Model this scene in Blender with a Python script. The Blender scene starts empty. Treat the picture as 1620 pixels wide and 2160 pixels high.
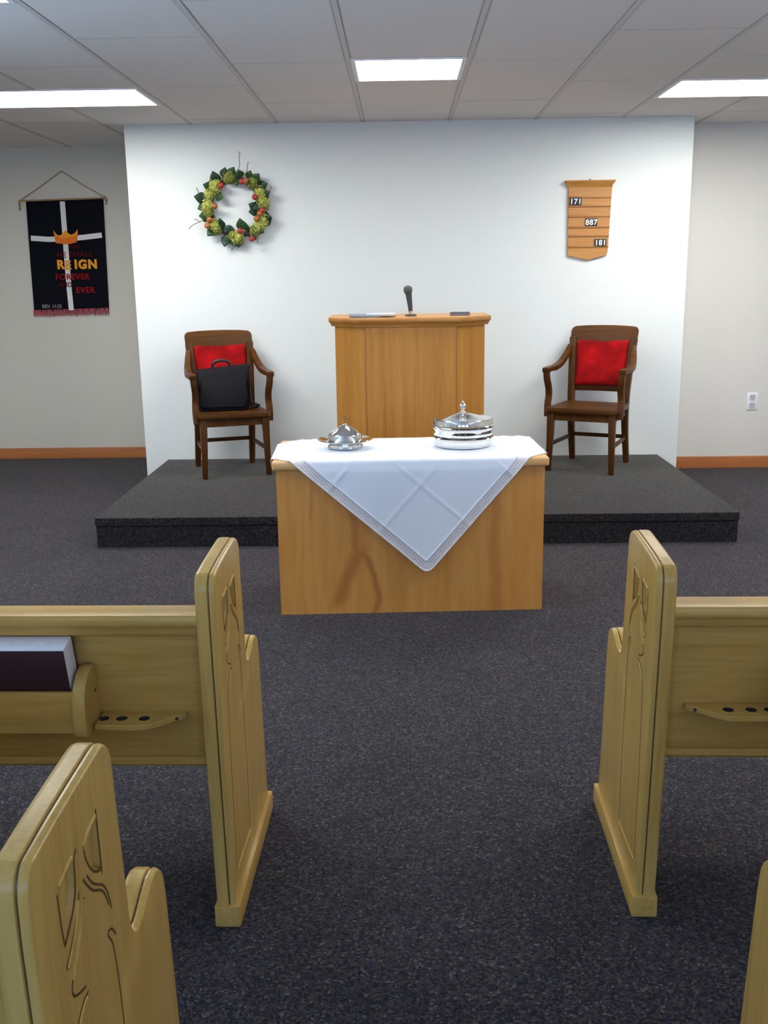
import bpy, bmesh, math, random
from mathutils import Vector, Matrix, Euler
random.seed(11)
PI = math.pi
COL = bpy.context.scene.collection
SC = bpy.context.scene

# ------------------------------------------------------------------ materials
def new_mat(name):
    m = bpy.data.materials.new(name)
    m.use_nodes = True
    nt = m.node_tree
    b = nt.nodes['Principled BSDF']
    return m, nt, b

def srgb(r, g, b):
    f = lambda v: (v / 12.92 if v <= 0.04045 else ((v + 0.055) / 1.055) ** 2.4)
    return (f(r / 255), f(g / 255), f(b / 255), 1)

def node(nt, typ, **kw):
    n = nt.nodes.new(typ)
    for k, v in kw.items():
        if k in n.inputs:
            n.inputs[k].default_value = v
        else:
            setattr(n, k, v)
    return n

def ramp(nt, stops):
    r = nt.nodes.new('ShaderNodeValToRGB')
    e = r.color_ramp.elements
    while len(e) < len(stops):
        e.new(0.5)
    for i, (p, c) in enumerate(stops):
        e[i].position = p
        e[i].color = c
    return r

def plain(name, col, rough=0.6, metal=0.0, noise=0.06, scale=30, coat=0.0, bump=0.0):
    m, nt, b = new_mat(name)
    tc = node(nt, 'ShaderNodeTexCoord')
    n = node(nt, 'ShaderNodeTexNoise', Scale=scale, Detail=3.0)
    nt.links.new(tc.outputs['Object'], n.inputs['Vector'])
    lo = tuple(max(0, c * (1 - noise)) for c in col[:3]) + (1,)
    hi = tuple(min(1, c * (1 + noise)) for c in col[:3]) + (1,)
    r = ramp(nt, [(0.3, lo), (0.7, hi)])
    nt.links.new(n.outputs['Fac'], r.inputs['Fac'])
    nt.links.new(r.outputs['Color'], b.inputs['Base Color'])
    b.inputs['Roughness'].default_value = rough
    b.inputs['Metallic'].default_value = metal
    b.inputs['Coat Weight'].default_value = coat
    if bump:
        bp = node(nt, 'ShaderNodeBump', Strength=bump, Distance=0.002)
        nt.links.new(n.outputs['Fac'], bp.inputs['Height'])
        nt.links.new(bp.outputs['Normal'], b.inputs['Normal'])
    return m

def wood(name, stops, grain='z', rough=0.35, fine=60, stretch=14, coat=0.25, seed=0.0, spec=0.5, figure=None):
    """long grain along an axis of the object: broad bands plus fine fibres"""
    m, nt, b = new_mat(name)
    tc = node(nt, 'ShaderNodeTexCoord')
    mp = node(nt, 'ShaderNodeMapping')
    s = [stretch, stretch, stretch]
    s['xyz'.index(grain)] = 1.0
    mp.inputs['Scale'].default_value = s
    mp.inputs['Location'].default_value = (seed, seed * 1.7, seed * 0.6)
    nt.links.new(tc.outputs['Object'], mp.inputs['Vector'])
    n1 = node(nt, 'ShaderNodeTexNoise', Scale=0.9, Detail=4.0, Distortion=0.6)
    n2 = node(nt, 'ShaderNodeTexNoise', Scale=fine / 10, Detail=6.0, Distortion=0.2)
    nt.links.new(mp.outputs['Vector'], n1.inputs['Vector'])
    nt.links.new(mp.outputs['Vector'], n2.inputs['Vector'])
    mx = node(nt, 'ShaderNodeMix', data_type='FLOAT')
    mx.inputs[0].default_value = 0.4
    nt.links.new(n1.outputs['Fac'], mx.inputs[2])
    nt.links.new(n2.outputs['Fac'], mx.inputs[3])
    r = ramp(nt, stops)
    nt.links.new(mx.outputs[0], r.inputs['Fac'])
    out = r.outputs['Color']
    if figure:
        out = figure(nt, tc, out)
    nt.links.new(out, b.inputs['Base Color'])
    b.inputs['Roughness'].default_value = rough
    b.inputs['Coat Weight'].default_value = coat
    b.inputs['Coat Roughness'].default_value = 0.25
    b.inputs['Specular IOR Level'].default_value = spec
    bp = node(nt, 'ShaderNodeBump', Strength=0.06, Distance=0.002)
    nt.links.new(n2.outputs['Fac'], bp.inputs['Height'])
    nt.links.new(bp.outputs['Normal'], b.inputs['Normal'])
    return m

def carpet(name, gain=1.0, scale=170, sheen=0.105, tint=(.95, .92, .88, 1)):
    m, nt, b = new_mat(name)
    tc = node(nt, 'ShaderNodeTexCoord')
    v = node(nt, 'ShaderNodeTexVoronoi', Scale=scale)
    n = node(nt, 'ShaderNodeTexNoise', Scale=scale * 1.9, Detail=2.0)
    big = node(nt, 'ShaderNodeTexNoise', Scale=3.0, Detail=3.0)
    for t in (v, n, big):
        nt.links.new(tc.outputs['Object'], t.inputs['Vector'])
    sep = node(nt, 'ShaderNodeSeparateColor')
    nt.links.new(v.outputs['Color'], sep.inputs['Color'])
    g = lambda c: tuple(x * gain for x in c) + (1,)
    r = ramp(nt, [(0.0, g((.016, .017, .027))), (0.25, g((.030, .031, .046))), (0.5, g((.060, .060, .074))),
                  (0.68, g((.086, .078, .078))), (0.82, g((.105, .098, .104))), (0.93, g((.145, .120, .100))), (1.0, g((.24, .23, .24)))])
    nt.links.new(sep.outputs[0], r.inputs['Fac'])
    hues = ramp(nt, [(0.0, (.78, .86, 1.32, 1)), (0.35, (.92, .96, 1.14, 1)), (0.6, (1, 1, 1.04, 1)), (0.8, (1.12, 1.02, .86, 1)), (0.92, (1.3, .9, .82, 1)), (1.0, (.9, 1.12, .95, 1))])
    nt.links.new(sep.outputs[1], hues.inputs['Fac'])
    mt = node(nt, 'ShaderNodeMix', data_type='RGBA', blend_type='MULTIPLY')
    mt.inputs[0].default_value = 1.0
    nt.links.new(r.outputs['Color'], mt.inputs[6])
    nt.links.new(hues.outputs['Color'], mt.inputs[7])
    m2 = node(nt, 'ShaderNodeMix', data_type='RGBA', blend_type='MULTIPLY')
    m2.inputs[0].default_value = 1.0
    rn = ramp(nt, [(0.3, (.62, .62, .64, 1)), (0.7, (1.3, 1.3, 1.3, 1))])
    nt.links.new(n.outputs['Fac'], rn.inputs['Fac'])
    nt.links.new(mt.outputs[2], m2.inputs[6])
    nt.links.new(rn.outputs['Color'], m2.inputs[7])
    m3 = node(nt, 'ShaderNodeMix', data_type='RGBA', blend_type='MULTIPLY')
    m3.inputs[0].default_value = 1.0
    rb = ramp(nt, [(0.3, (.88, .88, .9, 1)), (0.7, (1.1, 1.1, 1.08, 1))])
    nt.links.new(big.outputs['Fac'], rb.inputs['Fac'])
    nt.links.new(m2.outputs[2], m3.inputs[6])
    nt.links.new(rb.outputs['Color'], m3.inputs[7])
    nt.links.new(m3.outputs[2], b.inputs['Base Color'])
    b.inputs['Roughness'].default_value = 0.95
    b.inputs['Specular IOR Level'].default_value = 0.1
    ms_ = node(nt, 'ShaderNodeMapRange')
    ms_.inputs[1].default_value, ms_.inputs[2].default_value = 0.28, 0.72
    ms_.inputs[3].default_value, ms_.inputs[4].default_value = sheen * 0.3, sheen * 1.7
    n3 = node(nt, 'ShaderNodeTexNoise', Scale=scale * 0.55, Detail=4.0, Roughness=0.7)
    nt.links.new(tc.outputs['Object'], n3.inputs['Vector'])
    nt.links.new(n3.outputs['Fac'], ms_.inputs[0])
    nt.links.new(ms_.outputs[0], b.inputs['Sheen Weight'])
    b.inputs['Sheen Roughness'].default_value = 0.5
    b.inputs['Sheen Tint'].default_value = tint
    bp = node(nt, 'ShaderNodeBump', Strength=0.5, Distance=0.004)
    nt.links.new(n.outputs['Fac'], bp.inputs['Height'])
    nt.links.new(bp.outputs['Normal'], b.inputs['Normal'])
    return m

def emit(name, col, strength):
    m = bpy.data.materials.new(name)
    m.use_nodes = True
    nt = m.node_tree
    nt.nodes.remove(nt.nodes['Principled BSDF'])
    e = node(nt, 'ShaderNodeEmission')
    e.inputs['Color'].default_value = col
    e.inputs['Strength'].default_value = strength
    nt.links.new(e.outputs[0], nt.nodes['Material Output'].inputs['Surface'])
    return m

def maple_figure(nt, tc, base):
    """the reddish figure in the veneer of the table front: an upside-down Y and one vertical strip"""
    sep = node(nt, 'ShaderNodeSeparateXYZ')
    nz = node(nt, 'ShaderNodeTexNoise', Scale=5.0, Detail=3.0)
    nt.links.new(tc.outputs['Object'], nz.inputs['Vector'])
    nt.links.new(tc.outputs['Object'], sep.inputs[0])
    L = nt.links
    def M(op, a, b_=None, c_=None):
        n = node(nt, 'ShaderNodeMath', operation=op)
        for i, v in enumerate((a, b_, c_)):
            if v is None:
                continue
            if isinstance(v, (int, float)):
                n.inputs[i].default_value = v
            else:
                L.new(v, n.inputs[i])
        return n.outputs[0]
    wob = M('MULTIPLY', M('SUBTRACT', nz.outputs['Fac'], 0.5), 0.06)
    X = M('ADD', sep.outputs['X'], wob)
    Z = sep.outputs['Z']
    def smooth(v, a, b_):
        n = node(nt, 'ShaderNodeMapRange', interpolation_type='SMOOTHSTEP')
        n.inputs[1].default_value = a
        n.inputs[2].default_value = b_
        n.inputs[3].default_value = 0
        n.inputs[4].default_value = 1
        L.new(v, n.inputs[0])
        return n.outputs[0]
    def streak(ref, pts, hw, z0, z1, amt):
        (za, xa), (zb, xb), (zc, xc) = pts
        # quadratic x(z)
        d = (za - zb) * (za - zc) * (zb - zc)
        A = (zc * (xb - xa) + zb * (xa - xc) + za * (xc - xb)) / d
        Bq = (zc * zc * (xa - xb) + zb * zb * (xc - xa) + za * za * (xb - xc)) / d
        Cq = (zb * zc * (zb - zc) * xa + zc * za * (zc - za) * xb + za * zb * (za - zb) * xc) / d
        cx = M('MULTIPLY_ADD', M('MULTIPLY_ADD', Z, A, Bq), Z, Cq)
        dist = M('ABSOLUTE', M('SUBTRACT', X, cx))
        m = smooth(dist, hw * 1.25, hw * 0.1)
        m = M('MULTIPLY', m, smooth(Z, z0 - 0.05, z0 + 0.03))
        m = M('MULTIPLY', m, smooth(Z, z1 + 0.05, z1 - 0.03))
        return M('MULTIPLY', m, amt)
    s = [streak(0, ((.50, -.262), (.38, -.258), (.27, -.245)), .022, .24, .47, .65),
         streak(0, ((.30, -.235), (.18, -.285), (.05, -.345)), .045, .05, .30, .75),
         streak(0, ((.31, -.232), (.20, -.175), (.02, -.165)), .020, .0, .29, .8),
         streak(0, ((.60, .385), (.30, .387), (.0, .39)), .036, -.1, .62, .5),
         streak(0, ((.60, -.452), (.50, -.455), (.44, -.458)), .012, .45, .60, .35),
         streak(0, ((.60, .16), (.30, .165), (.0, .17)), .012, -.1, .6, .18)]
    tot = s[0]
    for q in s[1:]:
        tot = M('MAXIMUM', tot, q)
    mx = node(nt, 'ShaderNodeMix', data_type='RGBA')
    L.new(tot, mx.inputs[0])
    L.new(base, mx.inputs[6])
    mx.inputs[7].default_value = srgb(182, 106, 46)
    return mx.outputs[2]

PEW = [(0.25, srgb(166, 129, 62)), (0.45, srgb(187, 152, 81)), (0.6, srgb(198, 165, 92)), (0.8, srgb(209, 179, 109))]
M_pew_v = wood('pew_oak_upright_grain', PEW, 'z', 0.30, 60, 16, 0.10, 1.0, 0.2)
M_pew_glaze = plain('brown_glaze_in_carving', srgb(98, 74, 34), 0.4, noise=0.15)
M_pew_h = wood('pew_oak_long_grain', PEW, 'x', 0.34, 60, 16, 0.06, 3.0, 0.14)
M_pew_y = wood('pew_oak_foot_grain', PEW, 'y', 0.3, 60, 16, 0.1, 5.0, 0.2)
OAK = [(0.25, srgb(164, 106, 42)), (0.5, srgb(188, 131, 58)), (0.75, srgb(204, 148, 74))]
M_oak = wood('pulpit_oak', OAK, 'z', 0.45, 90, 26, 0.05, 2.0, 0.2)
M_oak_h = wood('pulpit_oak_cap', OAK, 'x', 0.4, 90, 22, 0.15, 4.0)
MAPLE = [(0.25, srgb(208, 138, 62)), (0.5, srgb(220, 154, 74)), (0.75, srgb(230, 171, 90))]
M_maple = wood('table_maple_front', MAPLE, 'z', 0.38, 50, 9, 0.2, 2.0, figure=maple_figure)
M_maple_s = wood('table_maple', MAPLE, 'z', 0.38, 50, 9, 0.2, 6.0)
M_maple_h = wood('table_maple_top', [(0.25, srgb(210, 160, 98)), (0.5, srgb(220, 174, 113)), (0.75, srgb(230, 188, 130))], 'x', 0.35, 50, 9, 0.2, 8.0)
DARK = [(0.25, srgb(50, 28, 7)), (0.5, srgb(77, 46, 15)), (0.75, srgb(102, 63, 22))]
M_walnut = wood('armchair_stained_wood', DARK, 'z', 0.42, 70, 16, 0.08, 1.0, 0.15)
M_walnut_h = wood('armchair_stained_wood_cross', DARK, 'x', 0.42, 70, 16, 0.06, 1.5, 0.12)
M_plaque = wood('hymn_board_wood', [(0.25, srgb(168, 110, 46)), (0.5, srgb(188, 132, 62)), (0.75, srgb(200, 146, 76))], 'x', 0.45, 80, 20, 0.1, 1.0)
M_plaque_d = wood('hymn_board_rail_wood', [(0.25, srgb(150, 96, 40)), (0.5, srgb(170, 112, 52)), (0.75, srgb(184, 126, 62))], 'x', 0.45, 80, 20, 0.1, 2.0)
M_base = wood('baseboard_wood', [(0.25, srgb(150, 86, 38)), (0.5, srgb(172, 104, 50)), (0.75, srgb(186, 118, 60))], 'x', 0.4, 60, 18, 0.1, 1.0)
M_carpet = carpet('speckled_charcoal_carpet', .50)
M_carpet_p = carpet('platform_carpet', .31, 200, .19, (1.0, .98, .88, 1))
M_white_wall = plain('white_wall_paint', (.785, .835, .82, 1), 0.65, noise=0.012, scale=90, bump=0.05)
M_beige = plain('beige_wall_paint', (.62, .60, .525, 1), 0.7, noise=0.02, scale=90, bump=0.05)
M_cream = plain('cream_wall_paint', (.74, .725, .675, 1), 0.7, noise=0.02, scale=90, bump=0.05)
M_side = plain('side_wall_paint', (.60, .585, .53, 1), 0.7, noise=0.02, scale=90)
M_tile = plain('ceiling_tile', (.74, .71, .705, 1), 0.9, noise=0.05, scale=160, bump=0.15)
M_tee = plain('ceiling_tee_metal', (.60, .575, .57, 1), 0.6, noise=0.01)
M_tee_d = plain('ceiling_tee_shadow_paint', (.27, .25, .25, 1), 0.7, noise=0.02)
M_lightframe = plain('light_frame_enamel', (.85, .85, .85, 1), 0.4, noise=0.01)
M_diff = emit('light_diffuser_glow', (1.0, .97, .925, 1), 25.5)
M_cloth = plain('white_linen', (.82, .90, 1.0, 1), 0.85, noise=0.015, scale=300, bump=0.12)
M_red = plain('red_velvet', srgb(150, 12, 16), 0.8, noise=0.45, scale=9)
M_red.node_tree.nodes['Principled BSDF'].inputs['Sheen Weight'].default_value = 0.06
M_red.node_tree.nodes['Principled BSDF'].inputs['Specular IOR Level'].default_value = 0.08
M_black = plain('black_nylon', (.007, .0075, .010, 1), 0.7, noise=0.2, scale=200, bump=0.2)
M_black.node_tree.nodes['Principled BSDF'].inputs['Specular IOR Level'].default_value = 0.15
M_black_t = plain('black_webbing', (.018, .018, .021, 1), 0.5, noise=0.2, scale=200)
M_mic = plain('black_microphone_body', (.035, .037, .04, 1), 0.4, noise=0.1)
M_mich = plain('dark_grey_foam', (.07, .072, .075, 1), 0.9, noise=0.4, scale=400)
M_chrome = plain('polished_silver_metal', (.86, .85, .83, 1), 0.07, 1.0, noise=0.01)
M_plate = plain('ivory_plastic', (.86, .86, .88, 1), 0.35, noise=0.01)
M_slot = plain('outlet_grey', (.56, .57, .62, 1), 0.4, noise=0.02)
M_dk = plain('dark_slot', (.04, .04, .045, 1), 0.5, noise=0.02)
M_maroon = plain('maroon_book_cloth', (.030, .009, .016, 1), 0.55, noise=0.15, scale=300, bump=0.1)
M_pages = plain('white_page_edges', (.84, .85, .90, 1), 0.8, noise=0.04, scale=60)
M_paper = plain('pale_blue_paper', srgb(182, 190, 206), 0.7, noise=0.03)
M_paper_d = plain('slate_blue_folder', srgb(118, 128, 142), 0.6, noise=0.05)
M_felt = plain('black_banner_felt', (.0065, .0075, .011, 1), 0.95, noise=0.2, scale=200)
M_bwhite = plain('white_banner_ribbon', (.72, .71, .68, 1), 0.8, noise=0.05, scale=80)
M_orange = plain('orange_felt', srgb(226, 112, 22), 0.85, noise=0.12, scale=40)
M_gold = plain('golden_yellow_felt', srgb(228, 152, 34), 0.85, noise=0.1, scale=40)
M_redfelt = plain('dark_red_felt', srgb(150, 28, 30), 0.9, noise=0.15, scale=60)
M_wine = plain('wine_felt', srgb(92, 18, 24), 0.9, noise=0.15, scale=60)
M_greyfelt = plain('grey_paint', srgb(150, 150, 150), 0.8, noise=0.1)
M_pink = plain('rose_fringe_thread', srgb(178, 84, 92), 0.9, noise=0.2, scale=120)
M_cord = plain('tan_cord', srgb(168, 134, 84), 0.85, noise=0.2, scale=300)
M_card = plain('black_number_card', (.012, .012, .014, 1), 0.5, noise=0.05)
M_digit = plain('white_number_print', (.82, .83, .82, 1), 0.6, noise=0.02)
M_leaf = plain('dark_green_leaf', srgb(44, 84, 40), 0.5, noise=0.35, scale=30)
M_leaf2 = plain('blue_green_leaf', srgb(40, 72, 54), 0.5, noise=0.35, scale=30)
M_flower = plain('lime_hydrangea_petal', srgb(184, 188, 92), 0.8, noise=0.35, scale=60)
M_flower2 = plain('olive_hydrangea_petal', srgb(140, 148, 66), 0.8, noise=0.3, scale=60)
M_berry = plain('red_crab_apple', srgb(172, 50, 48), 0.4, noise=0.3, scale=40)
M_berry2 = plain('russet_crab_apple', srgb(170, 104, 48), 0.4, noise=0.3, scale=40)
M_twig = plain('brown_twig', srgb(92, 70, 44), 0.8, noise=0.3, scale=80)
M_glass = plain('window_daylight_glass', (.7, .8, .9, 1), 0.1, noise=0.02)

def lace_mat():
    m, nt, b = new_mat('white_crochet_lace')
    uv = node(nt, 'ShaderNodeTexCoord')
    mp = node(nt, 'ShaderNodeMapping')
    mp.inputs['Scale'].default_value = (95, 95, 1)
    nt.links.new(uv.outputs['UV'], mp.inputs['Vector'])
    v = node(nt, 'ShaderNodeTexVoronoi', feature='DISTANCE_TO_EDGE', Scale=1.0, Randomness=0.25)
    nt.links.new(mp.outputs['Vector'], v.inputs['Vector'])
    mr = node(nt, 'ShaderNodeMapRange')
    mr.inputs[1].default_value = 0.16
    mr.inputs[2].default_value = 0.24
    nt.links.new(v.outputs['Distance'], mr.inputs[0])
    sc_ = node(nt, 'ShaderNodeMath', operation='MULTIPLY')
    sc_.inputs[1].default_value = 0.5
    nt.links.new(mr.outputs[0], sc_.inputs[0])
    tr = node(nt, 'ShaderNodeBsdfTransparent')
    ms = node(nt, 'ShaderNodeMixShader')
    nt.links.new(sc_.outputs[0], ms.inputs[0])
    nt.links.new(b.outputs[0], ms.inputs[1])
    nt.links.new(tr.outputs[0], ms.inputs[2])
    nt.links.new(ms.outputs[0], nt.nodes['Material Output'].inputs['Surface'])
    b.inputs['Base Color'].default_value = (.88, .88, .90, 1)
    b.inputs['Roughness'].default_value = 0.85
    return m
M_lace = lace_mat()

for m_ in (M_felt, M_wine, M_redfelt):
    m_.node_tree.nodes['Principled BSDF'].inputs['Specular IOR Level'].default_value = 0.05

# ------------------------------------------------------------------ mesh builder
class MB:
    def __init__(self):
        self.bm = bmesh.new()

    def box(self, x0, x1, y0, y1, z0, z1, mat=None):
        v = [(x, y, z) for z in (z0, z1) for (x, y) in ((x0, y0), (x1, y0), (x1, y1), (x0, y1))]
        if mat is not None:
            v = [mat @ Vector(p) for p in v]
        vs = [self.bm.verts.new(p) for p in v]
        for f in ((0, 3, 2, 1), (4, 5, 6, 7), (0, 1, 5, 4), (1, 2, 6, 5), (2, 3, 7, 6), (3, 0, 4, 7)):
            self.bm.faces.new([vs[i] for i in f])
        return self

    def rings(self, rings, cap=True, closed=True):
        R = [[self.bm.verts.new(p) for p in r] for r in rings]
        n = len(R[0])
        for a, b in zip(R, R[1:]):
            for i in range(n if closed else n - 1):
                j = (i + 1) % n
                self.bm.faces.new((a[i], a[j], b[j], b[i]))
        if cap:
            self.bm.faces.new(list(reversed(R[0])))
            self.bm.faces.new(R[-1])
        return self

    def sweep(self, pts, sizes, up=(0, 0, 1), cap=True, n=4, rot=0.0):
        """section swept along pts; sizes: (half_side, half_up) one or per point; n=4 box section else ellipse"""
        pts = [Vector(p) for p in pts]
        if not isinstance(sizes, list):
            sizes = [sizes] * len(pts)
        up = Vector(up)
        rg = []
        for i, p in enumerate(pts):
            t = (pts[min(i + 1, len(pts) - 1)] - pts[max(i - 1, 0)]).normalized()
            s = t.cross(up)
            if s.length < 1e-4:
                s = t.cross(Vector((0, 1, 0)))
            s.normalize()
            u = s.cross(t)
            a, b = sizes[i]
            if n == 4:
                offs = [(-a, -b), (a, -b), (a, b), (-a, b)]
            else:
                offs = [(a * math.cos(2 * PI * k / n + rot), b * math.sin(2 * PI * k / n + rot)) for k in range(n)]
            rg.append([p + s * ox + u * oy for ox, oy in offs])
        return self.rings(rg, cap)

    def tube(self, pts, r, n=8, up=(0, 0, 1)):
        rs = r if isinstance(r, list) else [r] * len(pts)
        return self.sweep(pts, [(q, q) for q in rs], up, n=n)

    def lathe(self, prof, c=(0, 0, 0), n=48, cap=True):
        rg = [[(c[0] + max(r, 1e-5) * math.cos(2 * PI * k / n), c[1] + max(r, 1e-5) * math.sin(2 * PI * k / n), c[2] + z) for k in range(n)] for r, z in prof]
        return self.rings(rg, cap)

    def prism(self, outline, layers, place):
        """outline: 2D polygon (ccw); layers: (inset, depth); place(a, b, depth) -> xyz"""
        rg = []
        for ins, d in layers:
            o = offset_poly(outline, ins)
            rg.append([place(a, b, d) for a, b in o])
        return self.rings(rg, True)

    def grid(self, P, loop_u=False):
        V = [[self.bm.verts.new(p) for p in row] for row in P]
        for a, b in zip(V, V[1:]):
            for i in range(len(a) - 1):
                self.bm.faces.new((a[i], a[i + 1], b[i + 1], b[i]))
        return self

    def build(self, name, mat, parent=None, smooth=40, bevel=0.0, seg=2, loc=None):
        bm = self.bm
        bmesh.ops.recalc_face_normals(bm, faces=bm.faces)
        if bevel:
            ed = [e for e in bm.edges if len(e.link_faces) == 2 and e.calc_face_angle(0) > math.radians(35)]
            bmesh.ops.bevel(bm, geom=ed, offset=bevel, segments=seg, profile=0.5, affect='EDGES', clamp_overlap=True)
        me = bpy.data.meshes.new(name)
        bm.to_mesh(me)
        bm.free()
        if smooth:
            me.shade_smooth()
            me.set_sharp_from_angle(angle=math.radians(smooth))
        me.materials.append(mat)
        o = bpy.data.objects.new(name, me)
        COL.objects.link(o)
        if parent is not None:
            o.parent = parent
        if loc is not None:
            o.location = loc
        return o

def offset_poly(pts, ins):
    """inset (ins > 0) of a ccw polygon by mitred vertex normals"""
    if abs(ins) < 1e-9:
        return list(pts)
    out = []
    n = len(pts)
    for i in range(n):
        p0, p1, p2 = Vector(pts[i - 1]), Vector(pts[i]), Vector(pts[(i + 1) % n])
        d1 = (p1 - p0).normalized()
        d2 = (p2 - p1).normalized()
        n1 = Vector((-d1.y, d1.x))
        n2 = Vector((-d2.y, d2.x))
        m = n1 + n2
        L = m.length_squared
        k = 2 / L if L > 0.5 else 4
        q = p1 + m * (ins * k / 1.0) * 0.5 * 2 / 2 if False else p1 + m * (ins * min(k, 3.0)) * 0.5 * 2 * 0.5
        out.append((q.x, q.y))
    return out

def area2(p):
    return sum(p[i - 1][0] * p[i][1] - p[i][0] * p[i - 1][1] for i in range(len(p)))

def ccw(p):
    return p if area2(p) > 0 else list(reversed(p))

def smooth_closed(pts, it=2):
    for _ in range(it):
        q = []
        for i in range(len(pts)):
            a, b = pts[i], pts[(i + 1) % len(pts)]
            q += [(a[0] * .75 + b[0] * .25, a[1] * .75 + b[1] * .25), (a[0] * .25 + b[0] * .75, a[1] * .25 + b[1] * .75)]
        pts = q
    return pts

def smooth_open(pts, it=2):
    for _ in range(it):
        q = [pts[0]]
        for a, b in zip(pts, pts[1:]):
            q += [tuple(x * .75 + y * .25 for x, y in zip(a, b)), tuple(x * .25 + y * .75 for x, y in zip(a, b))]
        q.append(pts[-1])
        pts = q
    return pts

def thing(name, label, cat, loc=(0, 0, 0), rz=0.0, group=None):
    o = bpy.data.objects.new(name, None)
    o.empty_display_size = 0.1
    COL.objects.link(o)
    o.location = loc
    o.rotation_euler = (0, 0, rz)
    return tag(o, label, cat, group)

def tag(o, label, cat, group=None):
    o['label'] = label
    o['category'] = cat
    if group:
        o['group'] = group
    return o

def struct(o):
    o['kind'] = 'structure'
    return o

def copy_tree(o, parent=None):
    c = o.copy()
    COL.objects.link(c)
    c.parent = parent
    for ch in [k for k in bpy.data.objects if k.parent == o]:
        copy_tree(ch, c)
    return c

def boolean(obj, cutters):
    """cut the carvings one after the other; a cut that would destroy the panel is left out"""
    def size(me):
        xs_ = [v.co for v in me.vertices]
        return [max(c[i] for c in xs_) - min(c[i] for c in xs_) for i in range(3)] if xs_ else [0, 0, 0]
    s0 = size(obj.data)
    for m in cutters:
        for solver in ('EXACT', 'FAST'):
            md = obj.modifiers.new('cut', 'BOOLEAN')
            md.operation = 'DIFFERENCE'
            md.solver = solver
            if solver == 'EXACT':
                md.material_mode = 'TRANSFER'
            md.object = m
            dg = bpy.context.evaluated_depsgraph_get()
            dg.update()
            me = bpy.data.meshes.new_from_object(obj.evaluated_get(dg))
            obj.modifiers.clear()
            if all(abs(a - b) < 1e-4 for a, b in zip(size(me), s0)) and len(me.vertices) >= len(obj.data.vertices):
                me.name = obj.data.name
                obj.data = me
                break
            print('cut refused', solver, m.name)
        bpy.data.objects.remove(m)
    obj.data.shade_smooth()
    obj.data.set_sharp_from_angle(angle=math.radians(16))

def lettering(text, size, mat, parent, loc, name='lettering', extrude=0.0012, align='CENTER', space=1.0, bold=0.0):
    cu = bpy.data.curves.new('lettering_curve', 'FONT')
    cu.body = text
    cu.size = size
    cu.extrude = extrude
    cu.offset = bold
    cu.align_x = align
    cu.space_character = space
    t = bpy.data.objects.new('lettering_source', cu)
    COL.objects.link(t)
    dg = bpy.context.evaluated_depsgraph_get()
    dg.update()
    me = bpy.data.meshes.new_from_object(t.evaluated_get(dg))
    bpy.data.objects.remove(t)
    me.transform(Matrix.Rotation(PI / 2, 4, 'X'))      # upright, read from -Y
    me.materials.clear()
    me.materials.append(mat)
    me.name = name
    o = bpy.data.objects.new(name, me)
    COL.objects.link(o)
    o.parent = parent
    o.location = loc
    return o

# ------------------------------------------------------------------ camera
F_PX, PITCH, ROLL, YAW, CAM_H = 2122.55, .2316, -.0139, -.0187, 1.5264
cy, sy, cp, sp = math.cos(YAW), math.sin(YAW), math.cos(PITCH), math.sin(PITCH)
fw = Vector((sy * cp, cy * cp, -sp))
rt0 = Vector((cy, -sy, 0))
up0 = rt0.cross(fw)
rt = rt0 * math.cos(ROLL) + up0 * math.sin(ROLL)
up = -rt0 * math.sin(ROLL) + up0 * math.cos(ROLL)
cam = bpy.data.objects.new('camera', bpy.data.cameras.new('camera'))
COL.objects.link(cam)
mw = Matrix.Identity(4)
for i, v in enumerate((rt, up, -fw)):
    for j in range(3):
        mw[j][i] = v[j]
mw.translation = (0, 0, CAM_H)
cam.matrix_world = mw
cam.data.sensor_fit = 'VERTICAL'
cam.data.sensor_height = 24
cam.data.lens = 24 * F_PX / 2160
cam.data.clip_start = 0.02
SC.camera = cam

# ------------------------------------------------------------------ room
H, YW, XL, XR = 2.5783, 7.535, -1.9473, 2.0768
YL, YR, YB, SX0, SX1 = 8.65, 7.90, -4.6, -4.3, 4.3
T, GX = .6096, -.2511
struct(MB().box(SX0, SX1, YB, 9.0, -.1, 0).build('floor', M_carpet, smooth=0))

LIGHTS = [  # x0, x1, y0, y1, label  (None: outside the frame, still lights the room)
    (GX, GX + T, 5.405, 6.015, 'square two-foot ceiling light over the pulpit, centred in the ceiling'),
    (GX - 4 * T, GX - 2 * T, 6.09, 6.70, 'long lit ceiling light in front of the wall with the banner'),
    (GX + 3 * T, GX + 5 * T, 6.12, 6.73, 'long lit ceiling light on the outlet side, cut by the right edge of the photo'),
    (GX - 4 * T, GX - 2 * T, 3.65, 4.26, 'long ceiling light of which only a corner shows at the top left'),
]
HIDDEN = [(GX + 3 * T, GX + 5 * T, 3.68, 4.29)]

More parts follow.
